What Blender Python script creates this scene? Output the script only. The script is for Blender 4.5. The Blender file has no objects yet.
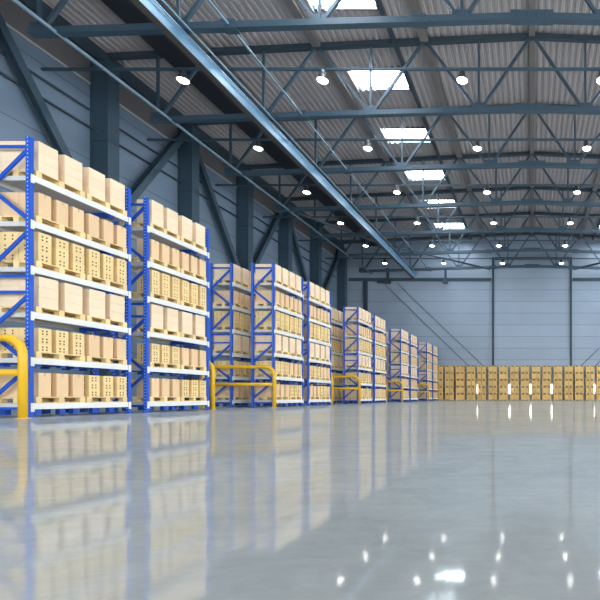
import bpy, bmesh, math, random
from mathutils import Vector, Matrix
random.seed(7)
scene = bpy.context.scene
COL = scene.collection
HC = 0.52          # camera height
F = 450.0          # focal length in pixels

# ------------------------------------------------------------------ materials
def new_mat(name):
    m = bpy.data.materials.new(name); m.use_nodes = True
    return m, m.node_tree.nodes, m.node_tree.links, m.node_tree.nodes['Principled BSDF']

def plain(name, col, rough=.5, metal=0., noise=.06, scale=6., rnd=0., coat=0.):
    m, N, L, B = new_mat(name)
    tc = N.new('ShaderNodeTexCoord')
    nz = N.new('ShaderNodeTexNoise'); nz.inputs['Scale'].default_value = scale; nz.inputs['Detail'].default_value = 4
    L.new(tc.outputs['Object'], nz.inputs['Vector'])
    mr = N.new('ShaderNodeMapRange'); mr.inputs['To Min'].default_value = 1-noise; mr.inputs['To Max'].default_value = 1+noise
    L.new(nz.outputs['Fac'], mr.inputs['Value'])
    val = mr.outputs[0]
    if rnd:
        oi = N.new('ShaderNodeObjectInfo')
        m2 = N.new('ShaderNodeMapRange'); m2.inputs['To Min'].default_value = 1-rnd; m2.inputs['To Max'].default_value = 1+rnd
        L.new(oi.outputs['Random'], m2.inputs['Value'])
        mu = N.new('ShaderNodeMath'); mu.operation = 'MULTIPLY'
        L.new(val, mu.inputs[0]); L.new(m2.outputs[0], mu.inputs[1]); val = mu.outputs[0]
    vm = N.new('ShaderNodeVectorMath'); vm.operation = 'SCALE'
    vm.inputs[0].default_value = col[:3]; L.new(val, vm.inputs['Scale'])
    L.new(vm.outputs[0], B.inputs['Base Color'])
    B.inputs['Roughness'].default_value = rough; B.inputs['Metallic'].default_value = metal
    B.inputs['Coat Weight'].default_value = coat
    return m

def emis(name, col, s):
    m, N, L, B = new_mat(name)
    B.inputs['Base Color'].default_value = (.8, .8, .8, 1)
    B.inputs['Emission Color'].default_value = (*col, 1)
    B.inputs['Emission Strength'].default_value = s
    return m

M = {}
M['blue'] = plain('rack_blue_paint', (.003, .075, .50), .5, 0, .05)
M['white'] = plain('beam_white_paint', (.80, .80, .78), .45, 0, .03)
M['deck'] = plain('shelf_panel_grey', (.62, .62, .60), .5, 0, .04)
M['yellow'] = plain('guard_yellow_paint', (.82, .47, .012), .4, 0, .05)
M['pale'] = plain('pale_cardboard', (.92, .72, .50), .8, 0, .03, 5, .04)
M['tan'] = plain('tan_cardboard', (.86, .60, .35), .8, 0, .03, 5, .05)
M['printed'] = plain('yellow_cardboard', (.90, .66, .32), .8, 0, .04, 5, .05)
M['tape'] = plain('packing_tape', (.62, .42, .24), .45)
M['hole'] = plain('print_and_opening_shade', (.10, .06, .03), .8)  # dark tone for print, and for painted pallet-opening shade on far cartons
M['wood'] = plain('pallet_wood', (.90, .68, .34), .8, 0, .14, 9, .08)
M['orange_card'] = plain('orange_cardboard', (.78, .50, .18), .8, 0, .08, 3, .08)
M['steel'] = plain('steel_blue_paint', (.048, .085, .118), .38, .15, .08, 2)
M['steel_light'] = plain('pale_blue_beam_paint', (.15, .29, .42), .35, .1, .12, 1.2)
M['steel_dark'] = plain('dark_steel_paint', (.035, .055, .075), .45, .1, .08, 2)
M['purlin'] = plain('grey_purlin_steel', (.17, .155, .15), .5, .1, .06)
M['under'] = plain('brown_grey_underside_reflection', (.07, .062, .055), .5, 0, .08)  # brownish reflection on the runway beam underside, put into the colour
M['tube'] = plain('pale_tube_paint', (.18, .27, .34), .35, .1)
M['shade'] = plain('dark_roof_shade', (.022, .024, .03), .5, .1, .06)  # near-black colour that stands in for shadow under the roof
M['roof'] = plain('galvanised_roof_deck', (.42, .39, .39), .5, .15, .05, .6)
M['upper'] = plain('brown_grey_upper_wall', (.19, .18, .185), .35, .2, .1, .8)  # own brown-grey tone for the wall band above the trim
M['rail'] = plain('bright_trim_metal', (.5, .5, .5), .4)
M['housing'] = plain('lamp_housing_metal', (.05, .055, .06), .4, .3)
M['lamp'] = emis('lamp_lens_glow', (1, .96, .86), 10)
M['sky'] = emis('skylight_daylight', (.82, .92, 1.0), 16)
M['strip'] = emis('wall_light_glow', (1, .97, .88), 9)

def wall_mat(name, col, pitch, off):
    m, N, L, B = new_mat(name)
    tc = N.new('ShaderNodeTexCoord'); sp = N.new('ShaderNodeSeparateXYZ'); L.new(tc.outputs['Object'], sp.inputs[0])
    def math_(op, a, b=None, c=None):
        n = N.new('ShaderNodeMath'); n.operation = op
        for i, v in enumerate((a, b, c)):
            if v is None: continue
            if hasattr(v, 'links'): L.new(v, n.inputs[i])
            else: n.inputs[i].default_value = v
        return n.outputs[0]
    z = math_('ADD', sp.outputs['Z'], off)
    fr = math_('FRACT', math_('DIVIDE', z, pitch))
    line = math_('LESS_THAN', fr, .035)
    fl = math_('FLOOR', math_('DIVIDE', z, pitch))
    wn = N.new('ShaderNodeTexWhiteNoise'); wn.noise_dimensions = '1D'; L.new(fl, wn.inputs['W'])
    ns = N.new('ShaderNodeTexNoise'); ns.inputs['Scale'].default_value = .25; ns.inputs['Detail'].default_value = 3
    L.new(tc.outputs['Object'], ns.inputs['Vector'])
    v = math_('ADD', math_('MULTIPLY', wn.outputs['Value'], .08), .96)
    v = math_('MULTIPLY', v, math_('ADD', math_('MULTIPLY', ns.outputs['Fac'], .2), .9))
    v = math_('MULTIPLY', v, math_('SUBTRACT', 1.0, math_('MULTIPLY', line, .45)))
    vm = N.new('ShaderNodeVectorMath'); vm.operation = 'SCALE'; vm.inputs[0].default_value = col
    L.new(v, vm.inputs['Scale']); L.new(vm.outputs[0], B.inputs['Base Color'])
    wv = math_('SINE', math_('MULTIPLY', z, 30.0))
    bp = N.new('ShaderNodeBump'); bp.inputs['Strength'].default_value = .12; bp.inputs['Distance'].default_value = .01
    L.new(math_('SUBTRACT', wv, math_('MULTIPLY', line, 4.0)), bp.inputs['Height']); L.new(bp.outputs[0], B.inputs['Normal'])
    B.inputs['Roughness'].default_value = .42; B.inputs['Metallic'].default_value = .15
    return m
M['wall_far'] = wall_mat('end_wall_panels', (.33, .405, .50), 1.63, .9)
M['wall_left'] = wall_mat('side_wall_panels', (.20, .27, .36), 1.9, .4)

def upright_mat():
    m, N, L, B = new_mat('perforated_blue_upright')
    tc = N.new('ShaderNodeTexCoord'); sp = N.new('ShaderNodeSeparateXYZ'); L.new(tc.outputs['Object'], sp.inputs[0])
    def mt(op, a, b=None):
        n = N.new('ShaderNodeMath'); n.operation = op
        for i, v in enumerate((a, b)):
            if v is None: continue
            if hasattr(v, 'links'): L.new(v, n.inputs[i])
            else: n.inputs[i].default_value = v
        return n.outputs[0]
    fz = mt('SUBTRACT', mt('FRACT', mt('DIVIDE', sp.outputs['Z'], .1)), .5)
    fz = mt('MULTIPLY', fz, .1)
    dx = sp.outputs['X']
    r = mt('SQRT', mt('ADD', mt('MULTIPLY', fz, fz), mt('MULTIPLY', dx, dx)))
    hole = mt('LESS_THAN', r, .017)
    mx = N.new('ShaderNodeMix'); mx.data_type = 'RGBA'
    mx.inputs['A'].default_value = (.003, .08, .54, 1); mx.inputs['B'].default_value = (.45, .62, .85, 1)
    L.new(hole, mx.inputs['Factor']); L.new(mx.outputs['Result'], B.inputs['Base Color'])
    B.inputs['Roughness'].default_value = .45
    return m
M['upright'] = upright_mat()

def floor_mat():
    m, N, L, B = new_mat('polished_concrete')
    tc = N.new('ShaderNodeTexCoord')
    n1 = N.new('ShaderNodeTexNoise'); n1.inputs['Scale'].default_value = .35; n1.inputs['Detail'].default_value = 8; n1.inputs['Roughness'].default_value = .65
    n2 = N.new('ShaderNodeTexNoise'); n2.inputs['Scale'].default_value = 3.0; n2.inputs['Detail'].default_value = 8; n2.inputs['Roughness'].default_value = .7
    n2.inputs['Distortion'].default_value = 1.2
    mp = N.new('ShaderNodeMapping'); mp.inputs['Rotation'].default_value = (0, 0, .5); mp.inputs['Scale'].default_value = (1, 5, 1)
    n3 = N.new('ShaderNodeTexNoise'); n3.inputs['Scale'].default_value = 2.2; n3.inputs['Detail'].default_value = 9; n3.inputs['Roughness'].default_value = .75
    L.new(tc.outputs['Object'], n1.inputs['Vector']); L.new(tc.outputs['Object'], n2.inputs['Vector'])
    L.new(tc.outputs['Object'], mp.inputs['Vector']); L.new(mp.outputs[0], n3.inputs['Vector'])
    a = N.new('ShaderNodeMath'); a.operation = 'ADD'; L.new(n1.outputs['Fac'], a.inputs[0]); L.new(n2.outputs['Fac'], a.inputs[1])
    cr = N.new('ShaderNodeValToRGB')
    cr.color_ramp.elements[0].position = .75; cr.color_ramp.elements[0].color = (.33, .35, .345, 1)
    cr.color_ramp.elements[1].position = 1.25; cr.color_ramp.elements[1].color = (.44, .455, .445, 1)
    mr0 = N.new('ShaderNodeMath'); mr0.operation = 'MULTIPLY'; mr0.inputs[1].default_value = 1.0
    L.new(a.outputs[0], mr0.inputs[0]); 
    mr1 = N.new('ShaderNodeMapRange'); mr1.inputs['From Min'].default_value = .7; mr1.inputs['From Max'].default_value = 1.3
    L.new(mr0.outputs[0], mr1.inputs['Value'])
    cr.color_ramp.elements[0].position = .1; cr.color_ramp.elements[1].position = .9
    L.new(mr1.outputs[0], cr.inputs['Fac']); L.new(cr.outputs['Color'], B.inputs['Base Color'])
    B.inputs['Roughness'].default_value = .6; B.inputs['Specular IOR Level'].default_value = 0.0
    bp = N.new('ShaderNodeBump'); bp.inputs['Strength'].default_value = .05; bp.inputs['Distance'].default_value = .004
    L.new(n2.outputs['Fac'], bp.inputs['Height'])
    gl = N.new('ShaderNodeBsdfGlossy'); gl.inputs['Roughness'].default_value = .055; gl.inputs['Color'].default_value = (.95, .97, .98, 1)
    L.new(bp.outputs[0], gl.inputs['Normal'])
    # worn polish: reflectance rises towards grazing view but stays below a mirror
    lw = N.new('ShaderNodeLayerWeight'); lw.inputs['Blend'].default_value = .5
    mr = N.new('ShaderNodeMapRange'); mr.inputs['From Min'].default_value = .55; mr.inputs['From Max'].default_value = 1.0
    mr.inputs['To Min'].default_value = .20; mr.inputs['To Max'].default_value = .40
    L.new(lw.outputs['Facing'], mr.inputs['Value'])
    wv = N.new('ShaderNodeMapRange'); wv.inputs['From Min'].default_value = .35; wv.inputs['From Max'].default_value = .7
    wv.inputs['To Min'].default_value = 1.1; wv.inputs['To Max'].default_value = .8
    L.new(n3.outputs['Fac'], wv.inputs['Value'])
    mu = N.new('ShaderNodeMath'); mu.operation = 'MULTIPLY'; L.new(mr.outputs[0], mu.inputs[0]); L.new(wv.outputs[0], mu.inputs[1])
    mx = N.new('ShaderNodeMixShader'); L.new(mu.outputs[0], mx.inputs[0]); L.new(B.outputs[0], mx.inputs[1]); L.new(gl.outputs[0], mx.inputs[2])
    out = [n for n in N if n.type == 'OUTPUT_MATERIAL'][0]; L.new(mx.outputs[0], out.inputs['Surface'])
    return m
M['floor'] = floor_mat()

# ------------------------------------------------------------------ mesh helpers
def bx(bm, x0, x1, y0, y1, z0, z1, mi=0, bev=0.):
    r = bmesh.ops.create_cube(bm, size=1)
    vs = r['verts']
    for v in vs:
        v.co = Vector((x0+(v.co.x+.5)*(x1-x0), y0+(v.co.y+.5)*(y1-y0), z0+(v.co.z+.5)*(z1-z0)))
    fs = {f for v in vs for f in v.link_faces}
    for f in fs: f.material_index = mi
    if bev:
        es = list({e for v in vs for e in v.link_edges})
        r2 = bmesh.ops.bevel(bm, geom=es, offset=bev, segments=1, affect='EDGES')
        for f in r2['faces']: f.material_index = mi

def bar(bm, p, q, w, h, mi=0, up=(0, 0, 1)):
    """box section bar from p to q, w across, h along up"""
    p, q = Vector(p), Vector(q); d = (q-p); ln = d.length; d.normalize()
    u = Vector(up)
    if abs(u.dot(d)) > .98: u = Vector((1, 0, 0))
    s = d.cross(u).normalized(); u = s.cross(d).normalized()
    mat = Matrix((s, d, u)).transposed().to_4x4(); mat.translation = (p+q)/2
    r = bmesh.ops.create_cube(bm, size=1)
    for v in r['verts']:
        v.co = mat @ Vector((v.co.x*w, v.co.y*ln, v.co.z*h))
        for f in v.link_faces: f.material_index = mi

def hbar(bm, p, q, w, h, t=.04, up=(0, 0, 1)):
    """H section: two flanges separated along up, one web"""
    p, q = Vector(p), Vector(q); d = (q-p).normalized()
    u = Vector(up); s = d.cross(u).normalized(); u = s.cross(d).normalized()
    o = u*(h/2-t/2)
    bar(bm, p+o, q+o, w, t, up=up); bar(bm, p-o, q-o, w, t, up=up); bar(bm, p, q, t, h-2*t, up=up)

def tube(bm, pts, r, n=10, mi=0):
    pts = [Vector(p) for p in pts]; rings = []; prev = None
    for i, p in enumerate(pts):
        d = (pts[min(i+1, len(pts)-1)]-pts[max(i-1, 0)]).normalized()
        if prev is None:
            u = Vector((0, 0, 1)) if abs(d.z) < .9 else Vector((0, 1, 0))
        else: u = prev
        s = d.cross(u).normalized(); u = s.cross(d).normalized(); prev = u
        rings.append([bm.verts.new(p+(s*math.cos(a)+u*math.sin(a))*r) for a in [2*math.pi*k/n for k in range(n)]])
    for a, b in zip(rings, rings[1:]):
        for k in range(n):
            f = bm.faces.new((a[k], a[(k+1) % n], b[(k+1) % n], b[k])); f.smooth = True; f.material_index = mi
    bm.faces.new(rings[0][::-1]).material_index = mi; bm.faces.new(rings[-1]).material_index = mi

def lathe(bm, prof, n=20, mi=0, c=(0, 0, 0)):
    rings = []
    for r, z in prof:
        rings.append([bm.verts.new((c[0]+r*math.cos(2*math.pi*k/n), c[1]+r*math.sin(2*math.pi*k/n), c[2]+z)) for k in range(n)])
    for a, b in zip(rings, rings[1:]):
        for k in range(n):
            f = bm.faces.new((a[k], a[(k+1) % n], b[(k+1) % n], b[k])); f.smooth = True; f.material_index = mi
    bm.faces.new(rings[0]).material_index = mi; bm.faces.new(rings[-1][::-1]).material_index = mi

def mesh(name, bm, mats):
    bmesh.ops.recalc_face_normals(bm, faces=bm.faces[:])
    me = bpy.data.meshes.new(name); bm.to_mesh(me); bm.free()
    for m in (mats if isinstance(mats, (list, tuple)) else [mats]): me.materials.append(m)
    return me

def obj(name, me, parent=None, loc=(0, 0, 0), label=None):
    if isinstance(me, tuple): me = mesh(name, *me)
    o = bpy.data.objects.new(name, me); COL.objects.link(o); o.location = loc
    if parent: o.parent = parent
    if label: o['label'] = label
    return o

def tag(o, label, cat, group=None, kind=None):
    o['label'] = label; o['category'] = cat
    if group: o['group'] = group
    if kind: o['kind'] = kind
    return o

def empty(name, loc, label, cat, group=None):
    o = bpy.data.objects.new(name, None); COL.objects.link(o); o.location = loc
    o.empty_display_size = .2
    return tag(o, label, cat, group)

def copy_tree(o, parent=None, loc=None):
    c = o.copy(); COL.objects.link(c)
    if parent: c.parent = parent
    if loc is not None: c.location = loc
    for ch in list(o.children): copy_tree(ch, c)
    return c

def struct(name, bm, mats):
    o = obj(name, mesh(name, bm, mats)); o['kind'] = 'structure'; return o

ORD = ['first', 'second', 'third', 'fourth', 'fifth', 'sixth', 'seventh', 'eighth', 'ninth', 'tenth', 'eleventh', 'twelfth', 'thirteenth', 'fourteenth', 'fifteenth', 'sixteenth']

# ------------------------------------------------------------------ setting
XW = 26.7; YW = 62.8; YB = -14.0
TR = [21.2+6.72*n for n in range(7)]            # truss planes
def roof_z(x): return HC+22.5-.048*abs(x)
def chord_z(x): return HC+17.7-.03*abs(x)       # underside of bottom chord

bm = bmesh.new(); bx(bm, -XW-.3, XW+.3, YB, YW+.3, -.2, 0); struct('floor', bm, M['floor'])
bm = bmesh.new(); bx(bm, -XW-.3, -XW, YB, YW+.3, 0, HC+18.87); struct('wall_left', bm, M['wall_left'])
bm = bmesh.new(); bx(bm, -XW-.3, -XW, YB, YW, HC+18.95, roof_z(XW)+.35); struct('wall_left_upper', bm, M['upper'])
bm = bmesh.new(); bx(bm, -XW-.1, -XW+.06, YB, YW, HC+18.84, HC+18.95); struct('trim_1', bm, M['rail'])
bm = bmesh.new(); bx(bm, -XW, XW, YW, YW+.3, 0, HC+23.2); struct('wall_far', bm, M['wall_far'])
# unseen right wall: dado, open band invented to let daylight in, cladding above
RW0, RW1 = 1.0, 12.0
bm = bmesh.new(); bx(bm, XW, XW+.3, YB, YW+.3, 0, RW0); bx(bm, XW, XW+.3, YB, YW+.3, RW1, roof_z(XW)+.35)
for k in range(12):
    y = YB+k*(YW-YB)/11.0; bx(bm, XW, XW+.3, y-.3, y+.3, RW0, RW1)
struct('unseen_wall_right', bm, M['wall_left'])

# unseen wall behind the camera; its three gateways are added for daylight
bm = bmesh.new(); bx(bm, -XW-.3, XW+.3, YB-.3, YB, 12.0, roof_z(XW)+.9)
for x0, x1 in ((-XW-.3, -24), (-8.7, -7.3), (7.3, 8.7), (24, XW+.3)): bx(bm, x0, x1, YB-.3, YB, 0, 12.0)
struct('unseen_wall_back', bm, M['wall_left'])

# corrugated roof with skylight openings
SKY = [31.25+6.72*k for k in range(-4, 5)]; SX0, SX1, SH = 8.75, 12.4, 1.03  # right half and nearest rows are unseen, added for their light
def profile(xa, xb):
    per, dep = .42, .10
    pts = {xa, xb, 0.0} if xa < 0 < xb else {xa, xb}
    k0 = math.floor(xa/per)-1
    for k in range(k0, int(math.ceil(xb/per))+2):
        for f in (0, .16, .20, .24, .40, .50, .64, .68, .72, .90):
            x = (k+f)*per
            if xa < x < xb: pts.add(x)
    out = []
    for x in sorted(pts):
        f = (x/per) % 1.0
        if f > .9999: f = 0
        if f <= .40: z = .035 if abs(f-.20) < .01 else 0
        elif f < .50: z = (f-.40)/.10*dep
        elif f <= .901: z = dep-.035 if abs(f-.68) < .01 else dep
        else: z = (1-f)/.10*dep
        out.append((x, roof_z(x)+z))
    return out
def deck(bm, xa, xb, ya, yb):
    pr = profile(xa, xb); lo = []; 
    for y in (ya, yb):
        lo.append(([bm.verts.new((x, y, z)) for x, z in pr], [bm.verts.new((x, y, z+.06)) for x, z in pr]))
    (a, at), (b, bt) = lo
    n = len(pr)
    for i in range(n-1):
        bm.faces.new((a[i], a[i+1], b[i+1], b[i])); bm.faces.new((at[i], bt[i], bt[i+1], at[i+1]))
        bm.faces.new((a[i], at[i], at[i+1], a[i+1])); bm.faces.new((b[i], b[i+1], bt[i+1], bt[i]))
    for i in (0, n-1): bm.faces.new((a[i], b[i], bt[i], at[i]))
bm = bmesh.new()
deck(bm, -XW-.3, -SX1, YB, YW+.3); deck(bm, -SX0, SX0, YB, YW+.3); deck(bm, SX1, XW+.3, YB, YW+.3)
for sg in (-1, 1):
    xa, xb = (SX0, SX1) if sg > 0 else (-SX1, -SX0)
    ys = [YB]+[v for c in SKY for v in (c-SH, c+SH)]+[YW+.3]
    for i in range(0, len(ys), 2): deck(bm, xa, xb, ys[i], ys[i+1])
struct('ceiling', bm, M['roof'])
for sg in (-1, 1):
    for i, c in enumerate(SKY):
        xa, xb = (SX0, SX1) if sg > 0 else (-SX1, -SX0)
        z = roof_z(SX0)+.16
        o = empty('skylight', ((xa+xb)/2, c, z), 'bright rectangular skylight in the %s half of the roof, %s from the far wall; right half and nearest rows are added unseen' % ('left' if sg < 0 else 'right', ORD[len(SKY)-1-i]), 'skylight', 'skylights in the roof, some added unseen')
        w, h = (xb-xa)/2, SH
        b = bmesh.new(); bx(b, -w+.02, w-.02, -h+.02, h-.02, 0, .05); obj('pane', (b, M['sky']), o)
        b = bmesh.new()
        bx(b, -w-.06, w+.06, -h-.06, -h+.02, -.25, .12); bx(b, -w-.06, w+.06, h-.02, h+.06, -.25, .12)
        bx(b, -w-.06, -w+.02, -h, h, -.25, .12); bx(b, w-.02, w+.06, -h, h, -.25, .12)
        obj('curb_frame', (b, M['steel_dark']), o)

# longitudinal roof beams
def longbeam(name, x, z0, z1, w, m, label, cat, y0=YB+.2, y1=YW, group=None):
    b = bmesh.new(); bx(b, -w/2, w/2, y0, y1, 0, z1-z0)
    o = obj(name, (b, m), None, (x, 0, z0)); tag(o, label, cat, group); return o
side = {-1: 'left', 1: 'right'}
longbeam('ridge_purlin', 0, roof_z(0)-.26, roof_z(0)-.01, .40, M['purlin'], 'grey ridge purlin running down the middle of the roof', 'purlin')
for sg in (-1, 1):
    longbeam('roof_purlin', 6.65*sg, roof_z(6.65)-.28, roof_z(6.65)-.03, .5, M['purlin'], 'grey roof purlin, nearest the ridge on its %s side' % side[sg], 'purlin')
    longbeam('roof_purlin', 13.3*sg, roof_z(13.3)-.28, roof_z(13.3)-.03, .5, M['purlin'], 'grey roof purlin on the wall side of the %s skylights' % side[sg], 'purlin')
    longbeam('roof_purlin', 20*sg, roof_z(20)-.28, roof_z(20)-.03, .4, M['purlin'], 'grey roof purlin above the %s crane runway beam' % side[sg], 'purlin')
    longbeam('skylight_purlin', 8.5*sg, roof_z(8.5)-.3, roof_z(8.5)-.02, .22, M['steel_dark'], 'dark thin purlin along the ridge side of the %s skylights' % side[sg], 'purlin')
    longbeam('roof_shade_strip', 22.15*sg, roof_z(22.8)-.42, roof_z(22.8)-.02, 1.4, M['shade'], 'wide strip standing in for dark shade under the roof near the %s wall' % side[sg], 'shade')  # strip modelled in place of a dark shadow below the deck
    longbeam('eaves_beam', (XW-.25)*sg, roof_z(XW)-.85, roof_z(XW)-.02, .5, M['steel_dark'], 'dark eaves beam at the top of the %s wall' % side[sg], 'beam')
    # crane runway beam: I section with wide box face
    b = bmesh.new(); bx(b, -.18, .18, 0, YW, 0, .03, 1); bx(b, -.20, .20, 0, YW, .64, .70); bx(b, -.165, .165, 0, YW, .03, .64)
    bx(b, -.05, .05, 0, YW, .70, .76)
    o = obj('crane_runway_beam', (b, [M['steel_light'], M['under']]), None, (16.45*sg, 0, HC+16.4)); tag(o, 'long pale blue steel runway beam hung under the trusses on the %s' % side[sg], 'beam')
    for x, z, r, lab in ((16.0, HC+17.16, .05, 'thin pale pipe running beside the %s runway beam'), (14.2, HC+17.42, .06, 'pale steel tie tube crossing the trusses inside the %s runway beam'), (22.3, HC+17.08, .085, 'pale steel tie tube along the ends of the truss chords on the %s')):
        b = bmesh.new(); tube(b, [(0, 2, 0), (0, YW, 0)], r, 8)
        o = obj('tie_tube', (b, M['tube']), None, (x*sg, 0, z)); tag(o, lab % side[sg], 'tube')

# trusses
TN = [0, 6.65, 13.3, 20.0, XW-.3]; BN = [3.3, 10.0, 16.65, 23.2]
def top_z(x): return roof_z(x)-.30
def make_truss(y, label):
    t = empty('roof_truss', (0, y, 0), label, 'roof truss', 'blue steel roof trusses')
    b = bmesh.new()
    for sg in (-1, 1):
        bar(b, (0, 0, top_z(0)+.14), (sg*(XW-.02), 0, top_z(XW)+.14), .30, .28)
    obj('top_chord', (b, M['steel_dark']), t)
    b = bmesh.new()
    for sg in (-1, 1):
        p, q = Vector((0, 0, chord_z(0)+.15)), Vector((sg*23.6, 0, chord_z(23.6)+.15))
        hz = Vector((0, 0, .13))
        bar(b, p, q, .32, .30)
    obj('bottom_chord', (b, M['steel']), t)
    for x in [0, 5.3, -5.3, 14.2, -14.2]:
        b = bmesh.new(); w = 1.0 if x == 0 else .35; zz = chord_z(x)-.05
        bx(b, x-w, x+w, -.2, .2, zz, zz+.42)
        for k in (-.6, -.2, .2, .6):
            for zk in (.1, .3): bx(b, x+k*w-.03, x+k*w+.03, -.23, -.2, zz+zk-.03, zz+zk+.03)
        obj('splice_plate', (b, M['steel']), t)
    for sg in (-1, 1):
        for i, xb in enumerate(BN):
            pb = Vector((sg*xb, 0, chord_z(xb)+.3))
            b = bmesh.new(); bar(b, pb, (sg*xb, 0, top_z(xb)), .13, .13); obj('truss_post', (b, M['steel']), t)
            for xt in (TN[i], TN[i+1]):
                if i == 3 and xt == TN[4]: continue
                b = bmesh.new(); s = (xt-xb)/abs(xt-xb)
                bar(b, (sg*(xb+.18*s), 0, pb.z), (sg*(xt-.18*s), 0, top_z(xt)), .15, .15); obj('truss_diagonal', (b, M['steel']), t)
            b = bmesh.new(); bx(b, sg*xb-.45, sg*xb+.45, -.03, .03, chord_z(xb)+.28, chord_z(xb)+.62); obj('gusset_plate', (b, M['steel']), t)
    return t
for i, y in enumerate(TR):
    make_truss(y, 'blue steel roof truss spanning the hall, %s %s' % (ORD[i] if i < 5 else ORD[len(TR)-1-i], 'counted from the camera' if i < 5 else 'counted from the far wall'))

# wall-to-wall tie rails carrying the lamps
LY = [24.5+6.72*n for n in range(6)]
def lamp_proto():
    t = empty('pendant_lamp', (0, 0, 0), '', 'lamp', 'round pendant lamps under the roof')
    b = bmesh.new(); lathe(b, [(.03, .55), (.03, .52)], 8); obj('hanger_rod', (b, M['housing']), t)
    b = bmesh.new(); lathe(b, [(.12, .54), (.16, .50), (.17, .34), (.19, .28), (.26, .10), (.305, .0), (.295, .0), (.25, .10), (.10, .16)], 22)
    obj('lamp_shade', (b, M['housing']), t)
    b = bmesh.new(); lathe(b, [(.275, .03), (.275, .0), (.22, -.045), (.11, -.07), (.01, -.075)], 22); obj('lens', (b, M['lamp']), t)
    return t
proto = lamp_proto(); used = False
for n, y in enumerate(LY):
    b = bmesh.new(); bar(b, (-XW+.02, 0, 0), (XW-.02, 0, 0), .12, .12)
    o = obj('lamp_rail', (b, M['steel']), None, (0, y, HC+17.82))
    tag(o, 'thin blue rail across the hall holding the %s row of lamps from the camera' % ORD[n], 'rail', 'lamp rails')
    for j, x in enumerate((-19.0, -11.4, -3.8, 3.8, 11.4, 19.0)):
        if not used: o = proto; used = True
        else: o = copy_tree(proto)
        o.location = (x, y, HC+17.24-.035)
        o.name = 'pendant_lamp'
        o['label'] = 'round lit pendant lamp, %s from the left in the %s lamp row from the camera' % (ORD[j], ORD[n])

# steel columns on left and right wall, braces
for sg in (-1, 1):
    for i, y in enumerate(TR[:-1]+[YW-.5]):
        b = bmesh.new(); X0 = sg*XW; s = -sg
        bx(b, min(X0+s*1.02, X0+s*1.1), max(X0+s*1.02, X0+s*1.1), -.38, .38, 0, 20.9)
        bx(b, min(X0+s*.02, X0+s*.10), max(X0+s*.02, X0+s*.10), -.38, .38, 0, 20.9)
        bx(b, min(X0+s*.1, X0+s*1.02), max(X0+s*.1, X0+s*1.02), -.30, -.24, 0, 20.9)
        bx(b, min(X0+s*.1, X0+s*1.02), max(X0+s*.1, X0+s*1.02), .24, .30, 0, 20.9)
        for z in (8.2, 16.0):
            bx(b, min(X0+s*.1, X0+s*1.13), max(X0+s*.1, X0+s*1.13), -.40, .40, z, z+.05)
        for z in (15.4, 16.6):
            for k in (-.2, .2): bx(b, X0+s*.5+k-.04, X0+s*.5+k+.04, -.34, -.30, z-.04, z+.04)
        o = obj('steel_column', (b, M['steel']), None, (0, y-.38, 0))
        tag(o, 'wide dark blue steel column on the %s wall, %s from the far wall' % (side[sg], ORD[6-i]), 'column', 'wall columns')
    for i in (0, 2, 4, 6):
        ya = TR[i]-.4 if i < 6 else YW-.9
        for dj in (-1, 1):
            j = i+dj
            if j < 0 or j > 5: continue
            yb = TR[j]-.4
            b = bmesh.new(); dy = .35 if yb > ya else -.35
            hbar(b, (0, ya+dy, HC+19.8), (0, yb-dy, HC+10.6), .42, .42, .06, up=(1, 0, 0))
            o = obj('wall_brace', (b, M['steel']), None, (sg*(XW-.45), 0, 0))
            tag(o, 'diagonal brace on the %s wall leaning %s, top at %s column from far wall' % (side[sg], 'away' if dj > 0 else 'nearer', ORD[6-i]), 'brace')
    for z, lab in ((17.25, 'upper'), (16.2, 'lower')):
        b = bmesh.new(); tube(b, [(0, 2, 0), (0, YW-.1, 0)], .07, 8)
        o = obj('wall_pipe', (b, M['steel_dark']), None, (sg*(XW-.12), 0, HC+z)); tag(o, '%s of the two dark pipes along the %s wall' % (lab, side[sg]), 'pipe')

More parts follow.
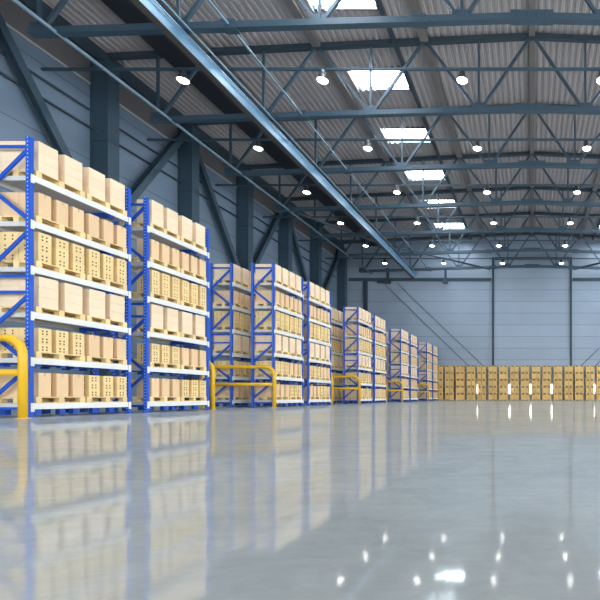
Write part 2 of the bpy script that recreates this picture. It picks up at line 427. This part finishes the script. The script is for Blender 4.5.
# slanted roof bracing near the far end
for sg in (-1, 1):
    for p, q, lab in (((-23.4, 41.6), (-17.7, 51.4), 'near length of the long slanted tube under the far trusses, %s side'), ((-17.5, 51.6), (-5.8, 62.3), 'far length of slanted tube meeting the end wall column, %s side')):
        b = bmesh.new(); tube(b, [(-sg*p[0], p[1], 0), (-sg*q[0], q[1], 0)], .13, 8)
        o = obj('slanted_brace', (b, M['steel']), None, (0, 0, HC+17.62)); tag(o, lab % side[sg], 'brace')
    # end wall steel
    b = bmesh.new(); bx(b, -.14, .14, -.25, 0, 0, HC+19.4)
    o = obj('end_wall_post', (b, M['steel_dark']), None, (5.42*sg, YW, 0)); tag(o, 'slim dark steel post on the far wall, %s of the middle' % side[sg], 'post')
    b = bmesh.new(); x0, x1 = sorted((5.65*sg, (XW-1.2)*sg)); bx(b, x0, x1, -.22, 0, 0, .42)
    o = obj('end_wall_rail', (b, M['steel']), None, (0, YW, HC+16.1)); tag(o, 'blue horizontal steel rail across the %s part of the far wall' % side[sg], 'rail')
    b = bmesh.new(); bx(b, -.28, .28, -.3, 0, 0, HC+16.05)
    o = obj('end_wall_post', (b, M['steel_dark']), None, (23.2*sg, YW, 0)); tag(o, 'dark steel post on the far wall near the %s corner' % side[sg], 'post')
    for x, w, lab in ((12.0, .28, 'small blue unit hanging on the far wall rail, nearer the middle, %s side'), (20.0, .35, 'small dark unit hanging on the far wall rail, nearer the corner, %s side')):
        b = bmesh.new(); bx(b, -w*.45, w*.45, -.35, 0, .55, 2.1); bx(b, -w, w, -.5, 0, 0, .6)
        if x > 15: bx(b, -1.4, w, -.45, 0, .05, .4)
        o = obj('wall_unit', (b, M['steel'] if x < 15 else M['steel_dark']), None, (x*sg, YW-.24, HC+15.7)); tag(o, lab % side[sg], 'wall unit')
    for (xa, za), (xb, zb), lab in (((18.9, 15.9), (5.9, 3.4), 'upper of the two thin cables slanting down the far wall, %s side'), ((20.8, 15.9), (7.3, 2.8), 'lower of the two thin cables slanting down the far wall, %s side')):
        b = bmesh.new(); tube(b, [(xa*sg, YW-.08, HC+za), (xb*sg, YW-.08, HC+zb)], .035, 6)
        o = obj('bracing_cable', (b, M['steel_dark'])); tag(o, lab % side[sg], 'cable')
b = bmesh.new(); bx(b, -5.2, 5.2, -.2, 0, 0, .3)
o = obj('end_wall_header', (b, M['steel_dark']), None, (0, YW, HC+19.1)); tag(o, 'dark header beam between the two middle posts of the far wall', 'beam')

# ------------------------------------------------------------------ racks
LV = [.35+1.14*k for k in range(6)]; BAY = 2.73; DEP = 1.0; UH = 6.97
def make_rack():
    r = empty('pallet_rack', (0, 0, 0), '', 'pallet rack', 'blue and white pallet racks')
    # origin: front upright of near frame; x=0 front row, x=-DEP back, y 0..BAY
    b = bmesh.new(); hw = .05
    bx(b, -hw, hw, -hw, hw, .01, UH); bx(b, -.09, .09, -.08, .08, 0, .012)
    up = mesh('upright', b, M['upright'])
    for y in (0, BAY):
        for x in (0, -DEP): obj('upright', up, r, (x, y, 0))
    zig = [(0, 6.66, -1, 5.76), (-1, 5.68, 0, 4.95), (0, 4.62, -1, 3.75), (0, 3.02, -1, 2.2), (-1, 2.1, 0, 1.36), (0, 1.22, -1, .45)]
    dm = []
    for a, za, c, zc in zig:
        b = bmesh.new(); bar(b, (a*DEP+(-.05 if a == 0 else .05), 0, za), (c*DEP+(-.05 if c == 0 else .05), 0, zc), .035, .09); dm.append(mesh('diagonal_brace', b, M['blue']))
    b = bmesh.new(); bx(b, -DEP+.05, -.05, -.02, .02, -.035, .035); hm = mesh('horizontal_brace', b, M['blue'])
    for y in (0, BAY):
        for d in dm: obj('diagonal_brace', d, r, (0, y, 0))
        for z in (.22, 3.12, 3.52, 6.74): obj('horizontal_brace', hm, r, (0, y, z))
    b = bmesh.new(); bx(b, -.025, .025, .055, BAY-.055, -.15, 0)
    for y in (-.03, BAY-.05): bx(b, .028, .038, y, y+.08, -.21, .01)
    bf = mesh('load_beam', b, M['white'])
    b = bmesh.new(); bx(b, -.025, .025, .055, BAY-.055, -.15, 0)
    for y in (-.03, BAY-.05): bx(b, -.038, -.028, y, y+.08, -.21, .01)
    bb = mesh('load_beam', b, M['white'])
    b = bmesh.new(); bx(b, -DEP+.02, -.02, .06, BAY-.06, -.055, -.005)
    bx(b, -DEP+.02, -.02, .06, .10, -.12, -.055); bx(b, -DEP+.02, -.02, BAY-.10, BAY-.06, -.12, -.055)
    dk = mesh('shelf_panel', b, M['deck'])
    b = bmesh.new(); bx(b, -DEP+.03, -.05, -.06, .06, -.16, -.058)
    bx(b, -.16, -.05, -.07, .07, -.21, -.15); bx(b, -DEP+.03, -DEP+.14, -.07, .07, -.21, -.15)
    sb = mesh('support_bar', b, M['blue'])
    b = bmesh.new(); bx(b, -DEP+.03, -.05, -.06, .06, -.14, -.058); bx(b, -.19, -.07, -.07, .07, -.30, -.12); bx(b, -DEP+.05, -DEP+.17, -.07, .07, -.30, -.12)
    sf = mesh('support_foot', b, M['blue'])
    for k, z in enumerate(LV):
        obj('load_beam', bf, r, (.03, 0, z)); obj('load_beam', bb, r, (-DEP-.03, 0, z)); obj('shelf_panel', dk, r, (0, 0, z))
        ys = (.25, .85, 1.2, 1.75, 2.25) if k < 2 else (2.25,)
        for y in ys: obj('support_foot' if k == 0 else 'support_bar', sf if k == 0 else sb, r, (0, y, z))
    return r

# ---- pallet and cartons
def pallet_mesh():
    b = bmesh.new(); W, D = 1.24, 1.02
    for i in range(5): bx(b, -D/2+i*(D-.15)/4, -D/2+i*(D-.15)/4+.15, 0, W, .142, .165)      # top boards
    for y in (0, W/2-.06, W-.12): bx(b, -D/2, D/2, y, y+.12, .120, .142)                      # stringers
    for x in (-D/2, -.07, D/2-.14):
        bx(b, x, x+.14, 0, W, .0, .02)
        for y in (0, W/2-.07, W-.14): bx(b, x, x+.14, y, y+.14, .02, .120)
    return mesh('wooden_pallet', b, M['wood'])
PAL = pallet_mesh()
def carton_mesh(nm, w, h, m, kind):
    """x: 0 front .. -.5 ; y: 0..w ; z: 0..h"""
    b = bmesh.new(); bx(b, -.497, 0, 0, w, 0, h-.002, 0, .004)
    if kind == 'tall':
        bx(b, -.25, -.245, .002, w-.002, h-.003, h-.001, 1); bx(b, -.499, .001, w/2-.018, w/2+.018, h-.09, h-.0025, 1)
    if kind == 'printed':
        for yy in (.30*w, .62*w):
            for zz in (.26*h, .62*h):
                bx(b, -.01, .002, yy-.018, yy+.018, zz-.02, zz+.02, 1)
        for xx in (-.15, -.34):
            for zz in (.26*h, .62*h):
                bx(b, xx-.018, xx+.018, -.002, .01, zz-.02, zz+.02, 1)
    return mesh(nm, b, [m, M['hole'] if kind == 'printed' else M['tape']])
CT = {'A': dict(n=2, w=.47, gap=.17, h=.255, lay=3, me=None, name='pale_carton', word='pale carton', group='pale cartons on the racks'),
      'B': dict(n=3, w=.30, gap=.13, h=.61, lay=1, me=None, name='tall_carton', word='tall tan carton', group='tall tan cartons on the racks'),
      'C': dict(n=3, w=.31, gap=.12, h=.25, lay=3, me=None, name='printed_carton', word='printed carton', group='printed cartons on the racks')}
CT['A']['me'] = carton_mesh('pale_carton', .47, .255, M['pale'], 'pale')
CT['B']['me'] = carton_mesh('tall_carton', .30, .61, M['tan'], 'tall')
CT['C']['me'] = carton_mesh('printed_carton', .31, .25, M['printed'], 'printed')
CT['C']['me2'] = carton_mesh('printed_carton', .31, .203, M['printed'], 'printed')
LOADS = [('B', 'C'), ('C', 'B'), ('A', 'A'), ('C', 'C'), ('B', 'B'), ('A', 'A')]
LVN = ['bottom', 'second', 'third', 'fourth', 'fifth', 'top']
rack0 = make_rack(); first = True
cartons = []      # (kind, priority, mesh, location, rz, label)
BL = [11.2+10.54*k for k in range(5)]
for k, s in enumerate(BL):
    for row in (0, 1):
        if row == 1 and k == 0: continue
        for r in (0, 1):
            if row == 1 and r == 1: continue
            X = -12.5-row*2.02; Y = s+r*(BAY+.65)
            rk = rack0 if first else copy_tree(rack0); first = False
            rk.location = (X, Y, 0); rk.name = 'pallet_rack'
            if row == 0: rn = '%s rack' % ORD[2*k+r] if (k or r) else 'nearest rack'
            else: rn = 'rack behind %s rack' % ORD[2*k]
            rk['label'] = 'blue and white pallet rack, ' + (('nearest the camera' if k+r == 0 else '%s from the camera' % ORD[2*k+r]) if row == 0 else 'in the back row behind the %s front rack' % ORD[2*k])
            for lv in range(6):
                for half in (0, 1):
                    kd = LOADS[lv][half]; c = CT[kd]
                    py = Y+.10+half*1.30; pz = LV[lv]+.001
                    o = obj('wooden_pallet', PAL, None, (X-.46+random.uniform(-.006, .006), py, pz))
                    tag(o, 'wooden pallet at the %s end of the %s shelf, %s' % (('near', 'far')[half], LVN[lv], rn), 'pallet', 'wooden pallets on the racks')
                    for st in range(c['n']):
                        off = random.uniform(-.008, .008)
                        for depth in (0, 1):
                            if depth == 1 and not (r == 0 and half == 0 and st == 0): continue
                            for ly in range(c['lay']):
                                me = c['me']; h = c['h']
                                if kd == 'C' and lv < 2: me = c['me2']; h = .203
                                loc = (X+.035-depth*.505+off, py+.07+st*(c['w']+c['gap']), pz+.1655+ly*h)
                                tier = {1: '', 3: ('lowest', 'middle', 'highest')[ly]+' '}[c['lay']]
                                pos = ('%s stack on %s pallet' % (ORD[st], ('near', 'far')[half]))
                                lab = '%s%s, %s%s, %s shelf, %s' % (tier, c['word'], 'rear, ' if depth else '', pos, LVN[lv], rn)
                                pr = k*10+row*8+r*3+depth*2
                                cartons.append((kd, pr, me, loc, lab))
for kd in 'ABC':
    c = CT[kd]; lst = sorted([q for q in cartons if q[0] == kd], key=lambda q: q[1])
    for q in lst[:300]:
        o = obj(c['name'], q[2], None, q[3]); tag(o, q[4], 'carton', c['group'])
    if lst[300:]:
        b = bmesh.new()
        for q in lst[300:]:
            n0 = len(b.verts); b.from_mesh(q[2]); b.verts.ensure_lookup_table()
            for v in b.verts[n0:]: v.co += Vector(q[3])
        o = obj(c['name'], mesh(c['name'], b, list(c['me'].materials)))
        tag(o, 'the remaining %ss on the farthest racks' % c['word'] if kd == 'A' else 'the remaining cartons with dark printed marks on the farthest racks', 'cartons', None, 'stuff')

# ------------------------------------------------------------------ yellow guards
def guard_bm():
    b = bmesh.new(); R = .085; H = 1.93; xr, xl, cr = 0, -3.35, .42
    pts = [(xr, 0, 0)]
    for i in range(9):
        a = math.pi/2*i/8; pts.append((xr-cr+cr*math.cos(a), 0, H-cr+cr*math.sin(a)))
    for i in range(9):
        a = math.pi/2*i/8; pts.append((xl+cr-cr*math.sin(a), 0, H-cr+cr*math.cos(a)))
    pts.append((xl, 0, 0)); tube(b, pts, R, 16)
    return b, xl, R
def make_guard():
    g = empty('rack_guard', (0, 0, 0), '', 'guard rail', 'yellow guard rails at the rack ends')
    b, xl, R = guard_bm(); obj('hoop', (b, M['yellow']), g)
    b = bmesh.new(); tube(b, [(-.05, 0, 1.1), (xl+.05, 0, 1.1)], R*.95, 16); obj('middle_rail', (b, M['yellow']), g)
    for x in (0, xl):
        b = bmesh.new(); bx(b, x-.10, x+.10, -.10, .10, 0, .012)
        obj('base_plate', (b, M['yellow']), g)
    return g
g0 = make_guard(); fst = True
for k, s in enumerate(BL):
    for e in (0, 1):
        g = g0 if fst else copy_tree(g0); fst = False; g.name = 'rack_guard'
        g.location = (-12.22-.32*e, s-.4 if e == 0 else s+2*BAY+.65+.36, 0)
        g['label'] = 'yellow tubular guard rail at the %s end of the %s rack block from the camera' % (('near', 'far')[e], ORD[k])

# ------------------------------------------------------------------ stacks along the far wall
b = bmesh.new()
for i in range(5): bx(b, -.6, .6, -.5+i*.215, -.5+i*.215+.14, .11, .13)
for x in (-.6, -.07, .46):
    bx(b, x, x+.14, -.5, .5, 0, .02); bx(b, x, x+.14, -.5, .5, .09, .11)
    for y in (-.5, -.07, .36): bx(b, x, x+.14, y, y+.14, .02, .09)
FP = mesh('wooden_pallet', b, M['wood'])
b = bmesh.new(); bx(b, -.27, .27, -.5, .5, 0, .805, 0, .012)
bx(b, -.13, .13, -.505, -.49, .66, .78, 1)  # dark patch drawn in place of the shaded pallet opening
FC = mesh('stacked_carton', b, [M['orange_card'], M['hole']])
b = bmesh.new(); bx(b, -.575, .575, -.5, .5, 0, .81, 0, .008)
for x in (-.29, .29): bx(b, x-.14, x+.14, -.505, -.49, .66, .78, 1)  # pair of painted patches for the shade in the pallet openings
FC2 = mesh('stacked_carton', b, [M['orange_card'], M['hole']])
TN5 = ['lowest', 'second lowest', 'middle', 'second highest', 'highest']
SY = 61.6
for n in range(16):
    x = -12.68+1.47*n; wide = n in (2, 6, 10, 13)
    ox = random.uniform(-.04, .04)
    for l in range(5):
        z = l*.947; oo = ox+random.uniform(-.02, .02)
        nm = 'counting from the left' 
        o = obj('wooden_pallet', FP, None, (x+oo, SY, z)); tag(o, '%s wooden pallet in the %s stack from the left by the far wall' % (TN5[l], ORD[n]), 'pallet', 'pallets in the stacks by the far wall')
        for q in ((0,) if wide else (-.29, .29)):
            o = obj('stacked_carton', FC2 if wide else FC, None, (x+oo+q, SY, z+.1305))
            w = '' if wide else ('left ' if q < 0 else 'right ')
            tag(o, '%s %sorange carton, %s stack from the left by the far wall' % (TN5[l], w, ORD[n]), 'carton', 'cartons in the stacks by the far wall')
# slim lights on the far wall, seen between the stacks
i = 0
for n in (3, 6, 8, 10, 14):
    x = -12.68+1.47*n+.735
    if n == 6: x = -12.68+1.47*6+.735
    t = empty('wall_light', (x, YW-.02, 1.55), 'slim vertical lit wall light behind the gap after the %s stack from the left' % ORD[n], 'wall light', 'slim lights on the far wall')
    b = bmesh.new(); bx(b, -.12, .12, -.08, .0, -.7, .75); obj('light_housing', (b, M['housing']), t)
    b = bmesh.new(); bx(b, -.095, .095, -.14, -.08, -.62, .68); obj('lens', (b, M['strip']), t)

# ------------------------------------------------------------------ light, world, camera
w = bpy.data.worlds.new('World'); scene.world = w; w.use_nodes = True
bg = w.node_tree.nodes['Background']; bg.inputs[0].default_value = (.93, .97, 1, 1); bg.inputs[1].default_value = 3.4

cam = bpy.data.cameras.new('Camera'); co = bpy.data.objects.new('Camera', cam); COL.objects.link(co)
co.location = (0, 0, HC); co.rotation_euler = (math.radians(90), 0, 0)
cam.sensor_width = 36; cam.lens = F/600*36; cam.shift_x = (300-532)/600; cam.shift_y = (396.6-300)/600
cam.clip_start = .05; cam.clip_end = 500
scene.camera = co
vs = scene.view_settings
vs.view_transform = 'Standard'; vs.look = 'None'; vs.exposure = .68; vs.gamma = 1; vs.use_curve_mapping = False
